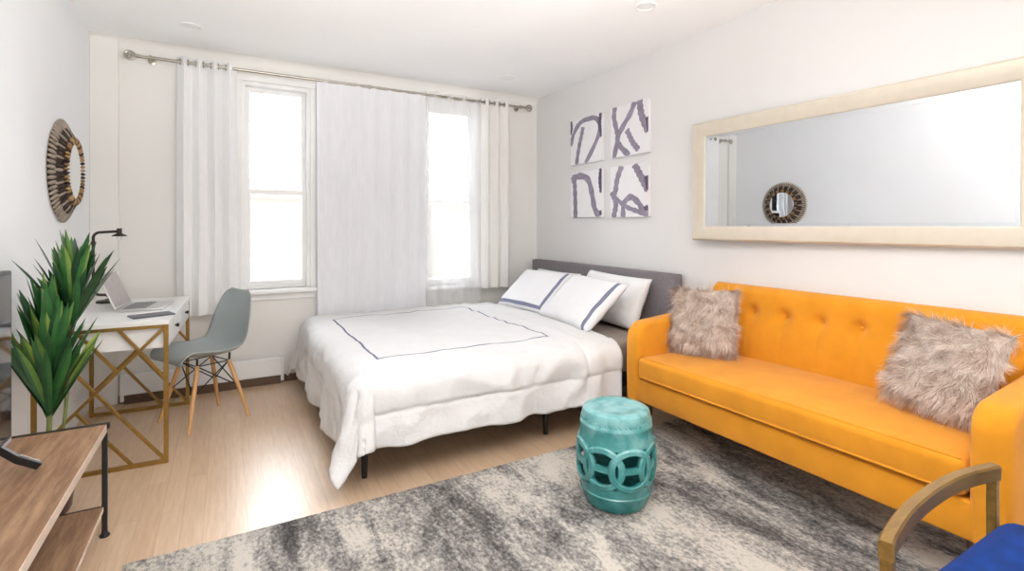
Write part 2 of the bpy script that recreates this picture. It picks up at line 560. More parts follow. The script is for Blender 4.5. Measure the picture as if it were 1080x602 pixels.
# pale building across the street
t = thing('street_building', 'pale building facade seen faintly through the glass of the two windows', 'building', (0, 13, -6))
bm = bmesh.new(); box(bm, (-5, 0, 0), (9, 1, 8.1)); box(bm, (-5.1, -.15, 7.9), (9.1, 1.1, 8.2), .03, 1); obj('facade', bm, M['facade'], t, smooth=0)
for xx in (-3.6, -1.7, .2, 2.1, 4.0, 5.9, 7.6):
    for zz in (2.6, 5.6):
        bm = bmesh.new(); box(bm, (xx, -.03, zz), (xx + .85, .02, zz + 1.5)); box(bm, (xx - .05, -.08, zz - .1), (xx + .9, .02, zz)); obj('facade_window', bm, M['facade_window'], t, smooth=0)

# recessed ceiling lights
spots = [((-.205, 4.02), 'round recessed ceiling light at the left, above the left window curtain'),
         ((2.22, 4.0), 'round recessed ceiling light near the right end of the curtain rod'),
         ((2.233, 2.295), 'round recessed ceiling light at the top edge, in front of the long wall mirror')]
src = None
for (xy, lab) in spots:
    if src is None:
        t = src = thing('recessed_downlight', lab, 'ceiling light', (*xy, ZC), 0, 'recessed ceiling lights')
        bm = bmesh.new(); lathe(bm, [(.05, -.001), (.054, -.006), (.062, -.007), (.066, -.003), (.066, 0), (.05, 0)], 40, closed=True); obj('trim_ring', bm, M['trim'], t)
        bm = bmesh.new(); lathe(bm, [(0, -.0025), (.05, -.002), (.05, 0), (0, 0)], 40); obj('lens', bm, M['lens'], t)
    else:
        t = dup(src); t.location = (*xy, ZC); t['label'] = lab

# ================================================================== BASEBOARD HEATER
t = thing('baseboard_heater', 'long low white baseboard heater along the window wall under the left window', 'heater', (-.10, YB, 0))
bm = bmesh.new()
hx0, hx1 = -.54, .50
box(bm, (hx0, -.062, .065), (hx1, -.05, .205), .004, 1); box(bm, (hx0, -.05, .20), (hx1, -.021, .208), .003, 1)
obj('front_cover', bm, M['white_lacquer'], t, smooth=0)
bm = bmesh.new(); box(bm, (hx0, -.045, .09), (hx1, -.022, .15)); obj('heating_fin', bm, M['black_metal'], t, smooth=0)
for x in (hx0, hx1):
    bm = bmesh.new(); box(bm, (x - .012, -.066, .02), (x + .012, -.021, .214), .004, 1); obj('end_cap', bm, M['white_lacquer'], t, smooth=0)
bm = bmesh.new(); box(bm, (hx0 + .012, -.058, 0), (hx1 - .012, -.021, .062), .002, 1); obj('dark_lower_strip', bm, M['dark_base'], t, smooth=0)  # dark strip filling the space under the heater cover

# ================================================================== CURTAIN ROD AND CURTAINS
RY, RZ = YB - .10, 2.475
t = thing('curtain_rod', 'long brushed metal curtain rod with round finials above both windows', 'curtain rod', (1.06, RY, RZ))
bm = bmesh.new(); tube(bm, [(-1.62, 0, 0), (1.62, 0, 0)], .0115, 16); obj('rod', bm, M['steel'], t)
for x in (-1.65, 1.65):
    s = 1 if x > 0 else -1
    bm = bmesh.new()
    tube(bm, [(x + .028 * math.cos(a) * s, 0, .028 * math.sin(a)) for a in [2 * PI * k / 28 for k in range(28)]], .009, 8, closed=True)
    lathe(bm, [(0, -.012), (.012, -.008), (.015, 0), (.012, .008), (0, .012)], 16, (x, 0, 0)); tube(bm, [(x - s * .03, 0, 0), (x - s * .055, 0, 0)], .014, 14)
    obj('finial', bm, M['steel'], t)
for x in (-1.53, .03, 1.55):
    bm = bmesh.new()
    lathe(bm, [(0, .10), (.026, .10), (.026, .092), (.01, .088), (0, .088)], 20, (0, 0, 0))
    bmesh.ops.rotate(bm, verts=bm.verts, cent=(0, 0, 0), matrix=Matrix.Rotation(-PI / 2, 3, 'X'))
    for v in bm.verts: v.co.x += x
    tube(bm, [(x, .09, 0), (x, .02, 0), (x, 0, -.013)], .007, 8); tube(bm, [(x - .008, 0, 0), (x + .008, 0, 0)], .017, 14)
    obj('bracket', bm, M['steel'], t)

def curtain(label, m, x0, x1, folds, amp, hem, width_bottom=None, seed=0, phase=0., top=.035, name='curtain', cat='curtain', group=None, grommets=True, tails=.0):
    cx = (x0 + x1) / 2
    t = thing(name, label, cat, (cx, RY, hem), 0, group)
    nU, nV = folds * 14, 30
    wt = x1 - x0; wb = width_bottom or wt
    H = RZ + top - hem
    def fn(u, v):
        z = v * H
        w = wb + (wt - wb) * v
        f = folds * u + phase
        s = math.sin(2 * PI * f)
        irr = .45 * noise.noise((u * 6 + seed, v * .8, 3.1))
        a = amp * (1 - .35 * (1 - v)) * (1 + irr)
        y = a * s + .012 * noise.noise((u * 5, v * 3 + seed, 0)) * (1 - v)
        x = (u - .5) * w + .35 * a * math.sin(4 * PI * f) * .4 + .01 * noise.noise((u * 4 + seed, v * 2.2, 9)) * (1 - v)
        zz = z + tails * (1 - v) * math.sin(u * 9 + seed)
        return Vector((x, y, zz))
    bm = bmesh.new(); grid(bm, nU, nV, fn)
    obj('fabric', bm, m, t, smooth=180)
    if grommets:
        for k in range(folds * 2):
            u = (k / 2 - phase) / folds
            if u < 0.01 or u > .99: continue
            p = fn(u, (RZ - hem) / H)
            bm = bmesh.new(); tube(bm, [(p.x, p.y + .021 * math.cos(a), RZ - hem + .021 * math.sin(a)) for a in [2 * PI * i / 20 for i in range(20)]], .0045, 6, closed=True)
            obj('grommet', bm, M['grommet'], t)
    return t
curtain('white gathered curtain panel at the left end of the rod, behind the desk', M['sheer'], -.315, .075, 4, .042, .60, .40, 1.3, .25)
curtain('lilac white curtain panel covering the wall between the two windows', M['sheer_lilac'], .655, 1.60, 7, .008, .40, .93, 5.1, .25, top=.012, grommets=False)
curtain('thin sheer voile panel hanging across the right window', M['sheer_thin'], 1.60, 2.17, 4, .018, .50, .56, 8.7, .1, name='sheer_curtain', grommets=False)
curtain('warm white gathered curtain panel at the right end of the rod, above the bed head', M['sheer_warm'], 2.17, 2.50, 3, .034, .66, .33, 11.2, .25)

# ================================================================== FLOOR RUG
bm = bmesh.new()
def rugf(u, v):
    x = -.335 + u * 3.02; y = -.6 + v * 2.96
    e = .006 * noise.noise((x * 12, y * 12, 0))
    edge = min(u, 1 - u, v, 1 - v)
    if edge == 0: x += e; y += e
    return Vector((x - 1.17, y - .88, RUGZ - .0035 + .0025 * noise.noise((x * 18, y * 18, 4)) if edge > 0 else .004))
g = grid(bm, 150, 150, rugf)
t_ = obj('area_rug', bm, M['rug'], loc=(1.17, .88, 0), smooth=180)
tag(t_, 'large abstract grey, charcoal and cream rug under the stool and sofa', 'rug')

# ================================================================== DESK
DT = thing('writing_desk', 'white desk with gold geometric metal end frames against the left wall', 'desk', (-.525, 3.795, 0), R(-2.4))
bm = bmesh.new(); box(bm, (-.285, -.515, .742), (.285, .515, .768), .003, 1); obj('desktop', bm, M['white_lacquer'], DT, smooth=0)
bm = bmesh.new(); box(bm, (-.272, -.485, .615), (.262, .485, .741), .002, 1); obj('drawer_case', bm, M['white_lacquer'], DT, smooth=0)
for yc in (-.243, .243):
    bm = bmesh.new(); box(bm, (.262, yc - .236, .62), (.278, yc + .236, .738), .003, 1)
    d = obj('drawer', bm, M['white_lacquer'], DT, smooth=0)
    bm = bmesh.new(); lathe(bm, [(0, .30), (.008, .299), (.011, .294), (.011, .288), (.005, .284), (.005, .276), (0, .276)], 16, (0, yc + .0, .692), axis='x')
    obj('knob', bm, M['black_metal'], d)
for ys in (-.50, .50):
    bm = bmesh.new()
    w = .021
    xa, xb, zb, zt = -.272, .268, w / 2, .735
    for p, q in (((xa, zb), (xa, zt)), ((xb, zb), (xb, zt)), ((xa, zb), (xb, zb)), ((xa, zt), (xb, zt))):
        e = w / 2
        if p[0] == q[0]: beam(bm, (p[0], ys, p[1] - e), (q[0], ys, q[1] + e), w, w)
        else: beam(bm, (p[0] + e, ys, p[1]), (q[0] - e, ys, q[1]), w - .001, w - .001)
    X = lambda f: xa + f * (xb - xa)
    Z = lambda f: zb + f * (zt - zb)
    lines = [((0, 1), (1, 0)), ((1, 1), (0, .20)), ((.30, 1), (.611, .689)), ((.61, 1), (1, .61))]
    for (p, q) in lines[:4]:
        beam(bm, (X(p[0]), ys, Z(p[1])), (X(q[0]), ys, Z(q[1])), w * .72, w * .72, up=(0, 1, 0))
    beam(bm, (X(.297), ys, Z(.437)), (X(.734), ys, Z(0)), w * .72, w * .72, up=(0, 1, 0))
    obj('end_frame', bm, M['gold'], DT)
DZ = .768

# desk lamp
t = thing('desk_lamp', 'dark bronze pipe desk lamp with hooked arm at the back of the white desk', 'lamp', (-.665, 4.20, DZ))
bm = bmesh.new(); lathe(bm, [(0, 0), (.07, 0), (.072, .006), (.066, .014), (.03, .018), (.016, .024), (0, .024)], 32); obj('base', bm, M['bronze'], t)
pts = [(0, 0, .02), (0, 0, .035), (-.02, -.005, .05), (-.055, -.012, .055), (-.075, -.016, .075), (-.08, -.017, .11), (-.08, -.017, .40), (-.078, -.017, .435), (-.06, -.017, .455), (-.03, -.017, .46), (.055, -.017, .465)]
bm = bmesh.new(); tube(bm, spline(pts, 60), .0085, 12)
for p in ((-.08, -.017, .12), (-.08, -.017, .39)): tube(bm, [(p[0], p[1], p[2] - .012), (p[0], p[1], p[2] + .012)], .0125, 12)
obj('pole', bm, M['bronze'], t)
bm = bmesh.new(); lathe(bm, [(0, .0), (.014, 0), (.014, -.03), (.017, -.034), (.04, -.046), (.042, -.052), (.036, -.050), (.014, -.038), (0, -.038)], 28, (.055, -.017, .485)); obj('lamp_shade', bm, M['bronze'], t)
bm = bmesh.new(); lathe(bm, [(0, 0), (.012, -.004), (.017, -.02), (.012, -.036), (0, -.042)], 18, (.055, -.017, .447)); obj('bulb', bm, M['lens'], t)

# laptop (opens towards +x, its user sits on the shell chair)
t = thing('laptop', 'open silver laptop standing on the white desk', 'laptop', (-.425, 3.83, DZ), R(-6))
bm = bmesh.new(); box(bm, (-.115, -.165, .001), (.115, .165, .014), .004, 2); obj('base', bm, M['silver'], t)
bm = bmesh.new()
for i in range(5):
    for j in range(12):
        box(bm, (-.085 + i * .023, -.145 + j * .0243, .014), (-.085 + i * .023 + .02, -.145 + j * .0243 + .021, .0165))
obj('keyboard', bm, M['keys'], t, smooth=0)
bm = bmesh.new(); box(bm, (.05, -.05, .0135), (.108, .05, .0148), .001, 1); obj('touchpad', bm, M['silver'], t, smooth=0)
tl = Matrix.Translation((-.112, 0, .016)) @ Matrix.Rotation(R(-22), 4, 'Y')
bm = bmesh.new(); box(bm, (-.007, -.165, 0), (0, .165, .225), .003, 2, 0, tl); sc_ = obj('lid', bm, M['silver'], t)
bm = bmesh.new(); box(bm, (-.0005, -.155, .012), (.001, .155, .216), 0, 1, 0, tl); obj('screen', bm, M['laptop_screen'], sc_, smooth=0)
nb = bmesh.new(); box(nb, (-.06, -.10, 0), (.06, .10, .008), .003, 1)
tag(obj('notebook', nb, M['dark_slate'], loc=(-.36, 3.455, DZ), rot=(0, 0, R(-70)), smooth=0), 'slim dark notebook lying on the white desk beside the laptop', 'notebook')

# ================================================================== SHELL CHAIR
t = thing('shell_chair', 'grey plastic shell chair with splayed wooden legs beside the white desk', 'chair', (-.117, 3.895, 0), R(208.5 - 180))
# local: forward = -x
prof = [(-.225, .418), (-.215, .437), (-.17, .444), (-.09, .436), (0, .428), (.08, .432), (.14, .452), (.178, .50), (.200, .57), (.218, .65), (.236, .73), (.252, .79), (.262, .822)]
wid = [.185, .205, .215, .225, .23, .232, .233, .232, .228, .215, .19, .155, .10]
ps = spline([(p[0], 0, p[1]) for p in prof], 48)
ws = spline([(w, 0, 0) for w in wid], 48)
bm = bmesh.new()
def shell(u, v):
    i = u * 48; k = min(int(i), 47); f = i - k
    p = ps[k].lerp(ps[k + 1], f); w = ws[k].x * (1 - f) + ws[k + 1].x * f
    tgt = (ps[k + 1] - ps[k]).normalized()
    nrm = Vector((-tgt.z, 0, tgt.x))
    if nrm.z < 0 and u < .3: nrm = -nrm
    a = v * 2 - 1
    lift = (.055 * (1 - max(0, u - .5) * .7)) * abs(a) ** 2.6
    if u < .15: lift *= u / .15
    return p + Vector((0, a * w, 0)) + nrm * lift
grid(bm, 48, 24, shell)
so = obj('seat_shell', bm, M['chair_shell'], t, smooth=180)
md = so.modifiers.new('thick', 'SOLIDIFY'); md.thickness = .007; md.offset = 0
feet = [(-.19, -.187), (-.19, .187), (.185, -.187), (.185, .187)]
tops = [(-.10, -.105), (-.10, .105), (.095, -.105), (.095, .105)]
for (fx, fy), (tx, ty) in zip(feet, tops):
    bm = bmesh.new(); tube(bm, [(fx, fy, 0), (fx + (tx - fx) * .5, fy + (ty - fy) * .5, .20), (tx, ty, .385)], [.0095, .0135, .0135], 12); obj('leg', bm, M['beech'], t)
bm = bmesh.new()
L = lambda k, f: (feet[k][0] + (tops[k][0] - feet[k][0]) * f, feet[k][1] + (tops[k][1] - feet[k][1]) * f, .385 * f)
for a, b_ in ((0, 1), (1, 3), (3, 2), (2, 0)):
    tube(bm, [L(a, .55), L(b_, .99)], .0038, 6); tube(bm, [L(b_, .55), L(a, .99)], .0038, 6)
    tube(bm, [L(a, .99), L(b_, .99)], .0038, 6)
for k in range(4):
    tube(bm, [L(k, .97), (tops[k][0] * 1.05, tops[k][1] * 1.05, .432)], .007, 8)
obj('wire_bracing', bm, M['black_metal'], t)

# ================================================================== POTTED PLANT
t = thing('potted_plant', 'tall green dracaena plant with strap leaves in a dark pot behind the console', 'plant', (-.682, 2.95, 0))
bm = bmesh.new(); lathe(bm, [(0, 0), (.072, 0), (.082, .02), (.102, .20), (.106, .215), (.097, .215), (.092, .19), (0, .19)], 36); obj('pot', bm, M['pot'], t)
bm = bmesh.new(); lathe(bm, [(.092, .188), (.05, .198), (0, .20)], 30); obj('soil', bm, M['soil'], t)
bm = bmesh.new(); tube(bm, spline([(0, 0, .19), (.005, .0, .4), (.012, .0, .62)], 14), .010, 10); obj('stem', bm, M['stem'], t)
bm = bmesh.new(); tube(bm, spline([(.03, .02, .19), (.06, .02, .5), (.075, .02, .92)], 14), .007, 10); obj('stem', bm, M['stem'], t)
def leaf(bm, tint, base, az, elev, length, width, droop, twist=0):
    d0 = Vector((math.cos(az) * math.cos(elev), math.sin(az) * math.cos(elev), math.sin(elev)))
    n = 9
    p = Vector(base); d = d0.copy()
    rows = []
    for i in range(n + 1):
        f = i / n
        w = width * .5 * (.32 + .68 * math.sin(PI * min(1, f * .88 + .02))) * (1 if f < .8 else ((1 - f) / .2) ** .65)
        if i == n: w = .0006
        side = d.cross(Vector((0, 0, 1)))
        if side.length < .05: side = Vector((math.sin(az), -math.cos(az), 0))
        side.normalize()
        side = Matrix.Rotation(twist, 3, d) @ side
        up = side.cross(d).normalized()
        row = [bm.verts.new(p - side * w + up * w * .35), bm.verts.new(p), bm.verts.new(p + side * w + up * w * .35)]
        for v in row: v.co.x = max(v.co.x, -.137)
        rows.append(row)
        p = p + d * (length / n)
        d = (d + Vector((math.cos(az), math.sin(az), -.5)) * droop / n).normalized()
    for i, (A, B) in enumerate(zip(rows, rows[1:])):
        for k in range(2):
            f = bm.faces.new((A[k], A[k + 1], B[k + 1], B[k]))
            for lp in f.loops: lp[tint] = (*[max(0, min(1, tv(i, n, k)))] * 3, 1)
def tuft(name, base_fn, count, lens, elevs, seed, width):
    global tv
    rnd = random.Random(seed)
    bm = bmesh.new(); tint = bm.loops.layers.float_color.new('tint')
    for k in range(count):
        az = k * 2.399 + rnd.uniform(-.3, .3)
        lvl = k / count
        sh = rnd.uniform(.05, .6) if rnd.random() > .2 else rnd.uniform(.55, .9)
        tv = lambda i, n, s, sh=sh: sh * .75 + (.22 if s == 0 else -.02) * (1 if sh > .5 else .35) + .12 * (i / n - .5)
        leaf(bm, tint, base_fn(lvl), az, elevs[0] + (elevs[1] - elevs[0]) * lvl + rnd.uniform(-.08, .08), lens[0] + (lens[1] - lens[0]) * rnd.random(), width * rnd.uniform(.8, 1.15), rnd.uniform(.0, .10), rnd.uniform(-.6, .6))
    o = obj(name, bm, M['leaf'], t, smooth=180, recalc=False)
tuft('foliage', lambda l: (.005, 0, .41 + .27 * l), 96, (.32, .45), (1.04, 1.5), 3, .038)
tuft('foliage', lambda l: (.075, .02, .80 + .12 * l), 44, (.26, .37), (1.06, 1.45), 11, .038)

# ================================================================== TV CONSOLE, TELEVISION
t = thing('tv_console', 'low wood and black metal media console at the left front', 'tv stand', (-.628, 2.02, 0))
bm = bmesh.new(); box(bm, (-.188, -.60, .425), (.205, .60, .459), .001, 1)
for f in bm.faces:
    if f.calc_center_median().x > .204: f.material_index = 1
obj('tabletop', bm, [M['console_wood'], M['console_edge']], t, smooth=0)
bm = bmesh.new(); box(bm, (-.185, -.598, .105), (.195, .598, .125), .001, 1)
for f in bm.faces:
    if f.calc_center_median().x > .194: f.material_index = 1
obj('shelf', bm, [M['console_wood'], M['console_edge']], t, smooth=0)
for y in (-.612, .612):
    for x1, z, w_ in ((.213, .45, .022), (.184, .112, .018)):
        bm = bmesh.new(); beam(bm, (-.164 if z < .4 else -.19, y, z), (x1, y, z), w_, w_); obj('end_rail', bm, M['black_metal'], t)
for y in (-.608, .608):
    for x in (-.178, .197):
        bm = bmesh.new(); box(bm, (x - .009, y - .009, .012), (x + .009, y + .009, .438), .001, 1)
        lg = obj('leg', bm, M['black_metal'], t, smooth=0)
        bm = bmesh.new(); lathe(bm, [(0, 0), (.017, 0), (.018, .006), (.012, .012), (.008, .03), (0, .03)], 18, (x, y, 0)); obj('foot', bm, M['black_metal'], lg)
CZ = .4612
t = thing('television', 'flat black television at the far left standing on the wooden console', 'television', (-.62, 1.75, CZ))
bm = bmesh.new(); box(bm, (-.028, -.545, .105), (0, .54, .66), .004, 2); obj('bezel', bm, M['tv_plastic'], t)
bm = bmesh.new(); box(bm, (-.001, -.533, .120), (.0012, .527, .648)); obj('screen', bm, M['tv_screen'], t, smooth=0)
for y in (-.42, .45):
    s = .05 if y > 0 else -.05
    bm = bmesh.new()
    for dx in (.078, -.095):
        beam(bm, (-.014, y, .108), (dx * .45, y + s * .5, .045), .022, .016, up=(0, 1, 0)); beam(bm, (dx * .40, y + s * .45, .051), (dx, y + s, .009), .024, .016, up=(0, 1, 0))
    ft = obj('foot', bm, M['tv_plastic'], t, smooth=0)
    for dx in (.078, -.095):
        bm = bmesh.new(); beam(bm, (dx * .42, y + s * .48, .0585), (dx * .97, y + s * .97, .0185), .018, .002, up=(0, 1, 0), bev=.0005)
        obj('silver_inlay', bm, M['silver'], ft, smooth=0)
bm = bmesh.new(); box(bm, (-.05, -.08, 0), (.05, .08, .028), .006, 2)
tag(obj('pale_box', bm, M['pale_grey'], loc=(-.748, 2.50, CZ)), 'slim pale grey box on the wooden console behind the television', 'media box')  # pale grey box set on the back end of the console top

# ================================================================== SUNBURST MIRROR (left wall)
t = thing('round_mirror', 'round sunburst wall mirror with layered metallic petals, on the left wall above the plant', 'mirror', (XL, 3.825, 1.585))
t.scale = (.78, 1, 1)
def petals(bm, count, rmid, xoff, plen, pw, tilt, off=0, th=.75):
    for k in range(count):
        a = 2 * PI * (k + off) / count
        rad = Vector((0, math.cos(a), math.sin(a))); tan = Vector((0, -math.sin(a), math.cos(a))); out = Vector((1, 0, 0))
        d = (rad * math.cos(tilt) + out * math.sin(tilt)).normalized(); nn = (out * math.cos(tilt) - rad * math.sin(tilt)).normalized()
        c = rad * rmid + out * xoff
        tt = bmesh.new(); bmesh.ops.create_uvsphere(tt, u_segments=10, v_segments=7, radius=1)
        mtx = Matrix(((tan.x * pw, nn.x * pw * th, d.x * plen, c.x), (tan.y * pw, nn.y * pw * th, d.y * plen, c.y), (tan.z * pw, nn.z * pw * th, d.z * plen, c.z), (0, 0, 0, 1)))
        merge(bm, tt, 0 if k % 3 else 1, mtx)
bm = bmesh.new(); lathe(bm, [(.13, .0), (.275, .0), (.278, .010), (.24, .035), (.19, .072), (.15, .078), (.13, .07)], 60, axis='x', closed=True); obj('backing', bm, M['reed_dark'], t)
bm = bmesh.new(); petals(bm, 60, .270, .024, .034, .0110, -.5); obj('petal_ring', bm, [M['reed_silver'], M['reed_silver']], t)
bm = bmesh.new(); petals(bm, 60, .226, .052, .034, .0088, -.65, .5); obj('petal_ring', bm, [M['reed_dark'], M['reed_silver']], t)
bm = bmesh.new(); petals(bm, 52, .178, .076, .023, .0098, 0, 0, 2.2); obj('petal_ring', bm, [M['reed_gold'], M['reed_dark']], t)
bm = bmesh.new(); lathe(bm, [(0, .072), (.158, .072), (.162, .076), (.160, .082), (.152, .082), (0, .082)], 48, axis='x'); obj('mirror_glass', bm, M['mirror'], t)

# ================================================================== LONG WALL MIRROR (right wall)
MY0, MY1, MZ0, MZ1 = .695, 2.428, 1.172, 1.963
t = thing('wall_mirror', 'long rectangular wall mirror with champagne coloured frame above the orange sofa', 'mirror', (XR - .0245, (MY0 + MY1) / 2, (MZ0 + MZ1) / 2))
t.rotation_euler = (0, R(.35), R(1.6))
hy, hz = (MY1 - MY0) / 2, (MZ1 - MZ0) / 2
sec = [(0, 0), (-.022, .0), (-.034, .012), (-.036, .03), (-.020, .085), (-.016, .093), (-.008, .096), (0, .096)]   # (x out of wall, inset)
bm = bmesh.new()
loops = []
for (xo, ins) in sec:
    loops.append([bm.verts.new((xo, sy * (hy - ins), sz * (hz - ins))) for sy, sz in ((-1, -1), (1, -1), (1, 1), (-1, 1))])
for A, B in zip(loops, loops[1:]):
    for k in range(4): bm.faces.new((A[k], A[(k + 1) % 4], B[(k + 1) % 4], B[k]))
obj('frame', bm, M['champagne'], t, smooth=25)
bm = bmesh.new(); iy, iz = hy - .09, hz - .09; be = .022
o_ = [bm.verts.new((-.010, sy * iy, sz * iz)) for sy, sz in ((-1, -1), (1, -1), (1, 1), (-1, 1))]
i_ = [bm.verts.new((-.0102, sy * (iy - be), sz * (iz - be))) for sy, sz in ((-1, -1), (1, -1), (1, 1), (-1, 1))]
bm.faces.new(i_)
for k in range(4): bm.faces.new((o_[k], o_[(k + 1) % 4], i_[(k + 1) % 4], i_[k])).material_index = 1
obj('mirror_glass', bm, [M['mirror'], M['mirror_bevel']], t, smooth=0)

# ================================================================== CANVASES
def canvas(y0, y1, z0, z1, strokes, label):
    w, h = y1 - y0, z1 - z0
    bm = bmesh.new(); box(bm, (-.032, -w / 2, -h / 2), (0, w / 2, h / 2), .002, 1)
    for si, (pts, wd, mi) in enumerate(strokes):
        P = spline([(0, p[0], p[1]) for p in pts], 40)
        rows = []
        for i, p in enumerate(P):
            tg = (P[min(i + 1, 40)] - P[max(i - 1, 0)]); nn = Vector((0, -tg.z, tg.y)).normalized()
            ww = wd * (1 + .12 * math.sin(i * .9)) / 2
            row = []
            for s in (-1, -.33, .33, 1):
                q = p + nn * ww * s
                u, v = min(max(q.y, .0), 1), min(max(q.z, .0), 1)
                row.append(bm.verts.new((-.0325 - .0002 * si, w / 2 - u * w, h / 2 - v * h)))
            rows.append(row)
        for A, B in zip(rows, rows[1:]):
            for k in range(3):
                if (A[k].co - A[k + 1].co).length > 1e-5 or (B[k].co - B[k + 1].co).length > 1e-5:
                    f = bm.faces.new((A[k], A[k + 1], B[k + 1], B[k])); f.material_index = mi
    o = obj('wall_art_canvas', bm, [M['canvas'], M['stroke'], M['stroke_dark']], loc=(XR, (y0 + y1) / 2, (z0 + z1) / 2), smooth=0, recalc=False)
    tag(o, label, 'wall art', 'four abstract canvases')
canvas(3.440, 3.895, 1.835, 2.25, [([(0, .55), (.12, .28), (.35, .08), (.7, .05), (.9, .15), (.93, .38), (.78, .65), (.5, 1.0)], .11, 1), ([(.42, .2), (.36, .4), (.28, .65), (.2, 1)], .11, 1), ([(.97, .0), (.94, .25), (1, .5)], .09, 2), ([(.02, .0), (.04, .15), (.0, .3)], .07, 2)],
       'white canvas with plum arch around one slanted bar, upper left of the four')
canvas(2.885, 3.325, 1.838, 2.258, [([(.12, 0), (.1, .2), (.17, .45), (.2, .62), (.1, 1)], .12, 1), ([(.66, 0), (.55, .2), (.32, .45), (.2, .65), (.3, .82), (.52, 1)], .12, 1), ([(.45, .5), (.6, .75), (.76, .93)], .12, 1), ([(.78, 0), (.84, .3), (1, .62)], .15, 1), ([(.97, .35), (1, .62)], .07, 2)],
       'white canvas with plum strokes crossing like a K, upper right of the four')
canvas(3.440, 3.895, 1.347, 1.768, [([(.12, .05), (.15, .4), (.17, 1)], .13, 1), ([(.03, .18), (.3, .1), (.58, .2), (.7, .5), (.78, .8), (.92, 1)], .14, 1), ([(.98, 0), (.95, .25), (.99, .5)], .1, 2), ([(.93, .93), (1, .9)], .1, 2)],
       'white canvas with plum stroke like a lowercase n, lower left of the four')
canvas(2.885, 3.330, 1.340, 1.762, [([(.32, 0), (.2, .25), (.14, .5), (.02, .58)], .13, 1), ([(.04, .5), (.16, .72), (.1, 1)], .13, 1), ([(.36, 1), (.38, .75), (.55, .62), (.74, .72), (.86, .86), (1, .92)], .12, 1), ([(.15, .62), (.45, .8), (.75, .9), (1, .98)], .09, 1), ([(.66, 0), (.82, .25), (1, .52)], .15, 1), ([(.95, .25), (1, .5)], .1, 2), ([(.9, .86), (1, .82)], .09, 2)],
       'white canvas with plum strokes around a looped knot, lower right of the four')

# ================================================================== BED
BT = thing('double_bed', 'low bed with dark grey upholstered headboard against the right wall', 'bed', (1.70, 3.46, 0))
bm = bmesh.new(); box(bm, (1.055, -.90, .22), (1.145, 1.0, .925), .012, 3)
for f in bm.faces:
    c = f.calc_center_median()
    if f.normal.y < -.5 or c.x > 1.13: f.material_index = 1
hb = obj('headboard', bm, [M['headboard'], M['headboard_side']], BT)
bm = bmesh.new()
for y in (-.87, .82): box(bm, (-1.07, y - .02, .20), (1.06, y + .02, .285), .004, 1)
for x in (-1.05, 0, 1.03): box(bm, (x - .02, -.85, .201), (x + .02, .80, .28), .004, 1)
obj('bed_frame', bm, M['black_metal'], BT, smooth=0)
for x in (-1.09, 0, 1.03):
    for y in (-.865, .03, .80):
        if abs(y - .03) < .01 and x != 0: continue
        bm = bmesh.new(); tube(bm, [(x, y, 0), (x, y, .205)], [.014, .02], 12); obj('leg', bm, M['black_metal'], BT)
bm = bmesh.new(); box(bm, (-1.075, -.89, .287), (1.052, .845, .505), .05, 4); obj('mattress', bm, M['sheet'], BT)

# duvet: flat on the mattress, falling over foot and both long sides
DX, DY = 1.70, 3.46
xf, xh, yn, yf = .62, 2.17, 2.55, 4.30
TOP = .528
def drape(p, q):
    ax = max(0, xf - p); s = 0; ay = 0
    if q < yn: ay = yn - q; s = -1
    elif q > yf: ay = q - yf; s = 1
    a = math.hypot(ax, ay)
    bx, by = max(p, xf), min(max(q, yn), yf)
    nz = noise.noise
    if a < 1e-6:
        ex = min(p - xf, .25) / .25; ey = min(q - yn, yf - q, .25) / .25
        z = TOP + .010 * nz((p * 3, q * 3, 1)) + .007 * (1 - 2.4 * abs(nz((p * 4 + q * 1.5, q * 5 - p, 2)))) + .004 * nz((p * 15, q * 11, 5)) + .014 * min(ex, ey)
        # turned-down fold by the pillows
        z += .012 * math.exp(-((p - 1.92) / .03) ** 2)
        return Vector((p, q, z))
    dx, dy = -ax / a, s * ay / a
    corner = 2 * abs(dx * dy)
    a2 = a * (1 - .105 * corner)
    Rr = .075
    qa = Rr * PI / 2
    if a2 < qa:
        out = Rr * math.sin(a2 / Rr); dr = Rr * (1 - math.cos(a2 / Rr))
    else:
        ex = a2 - qa
        out = Rr + ex * (.10 + .28 * corner); dr = Rr + ex * (.985 - .05 * corner)
    w = p if ax == 0 else (q if ay == 0 else math.atan2(dy, dx) * .7)
    k = min(1, dr / .40)
    if corner < .02:
        fold = .020 * math.sin(w * 11 + 1.3 * nz((w * 2, 5, 0)) * 3) + .018 * nz((w * 5, dr * 3, 7))
    else:
        fold = .035 * math.sin(w * 9) * corner + .018 * nz((w * 5, dr * 3, 7))
    wr = .012 * (1 - 2.6 * abs(nz((w * 5, dr * 6 + w * 2, 4)))) + .006 * nz((w * 16, dr * 10, 6))
    out += k * fold + wr * min(1, a2 / .1)
    z = TOP - dr + .010 * nz((p * 7, q * 7, 3))
    z += .004 * nz((p * 16, q * 16, 8))
    if s < 0 and corner < .3:
        out -= .010 * math.exp(-((dr - .17 - .02 * nz((p * 2, 0, 3))) / .010) ** 2) + .010 * math.exp(-((p - 1.90) / .012) ** 2)
    puff = .012 * math.sin(PI * min(1, dr / .2)) 
    if s > 0: dy *= .75
    return Vector((bx + dx * (out + puff), min(by + dy * (out + puff), YB - .075), max(z, .035)))
LF, LS = .45, .38
bm = bmesh.new()
grid(bm, 150, 180, lambda u, v: drape(xf - LF + u * (xh - xf + LF), yn - LS + v * (yf - yn + 2 * LS)) - Vector((DX, DY, 0)))
M['duvet'] = lined_cloth('duvet_cotton', (.72, .715, .72), (.16, .165, .25), [(1.255 - DX, 3.375 - DY, .545, .655, .007, .45)])
o = obj('duvet', bm, M['duvet'], loc=(DX, DY, 0), smooth=180)
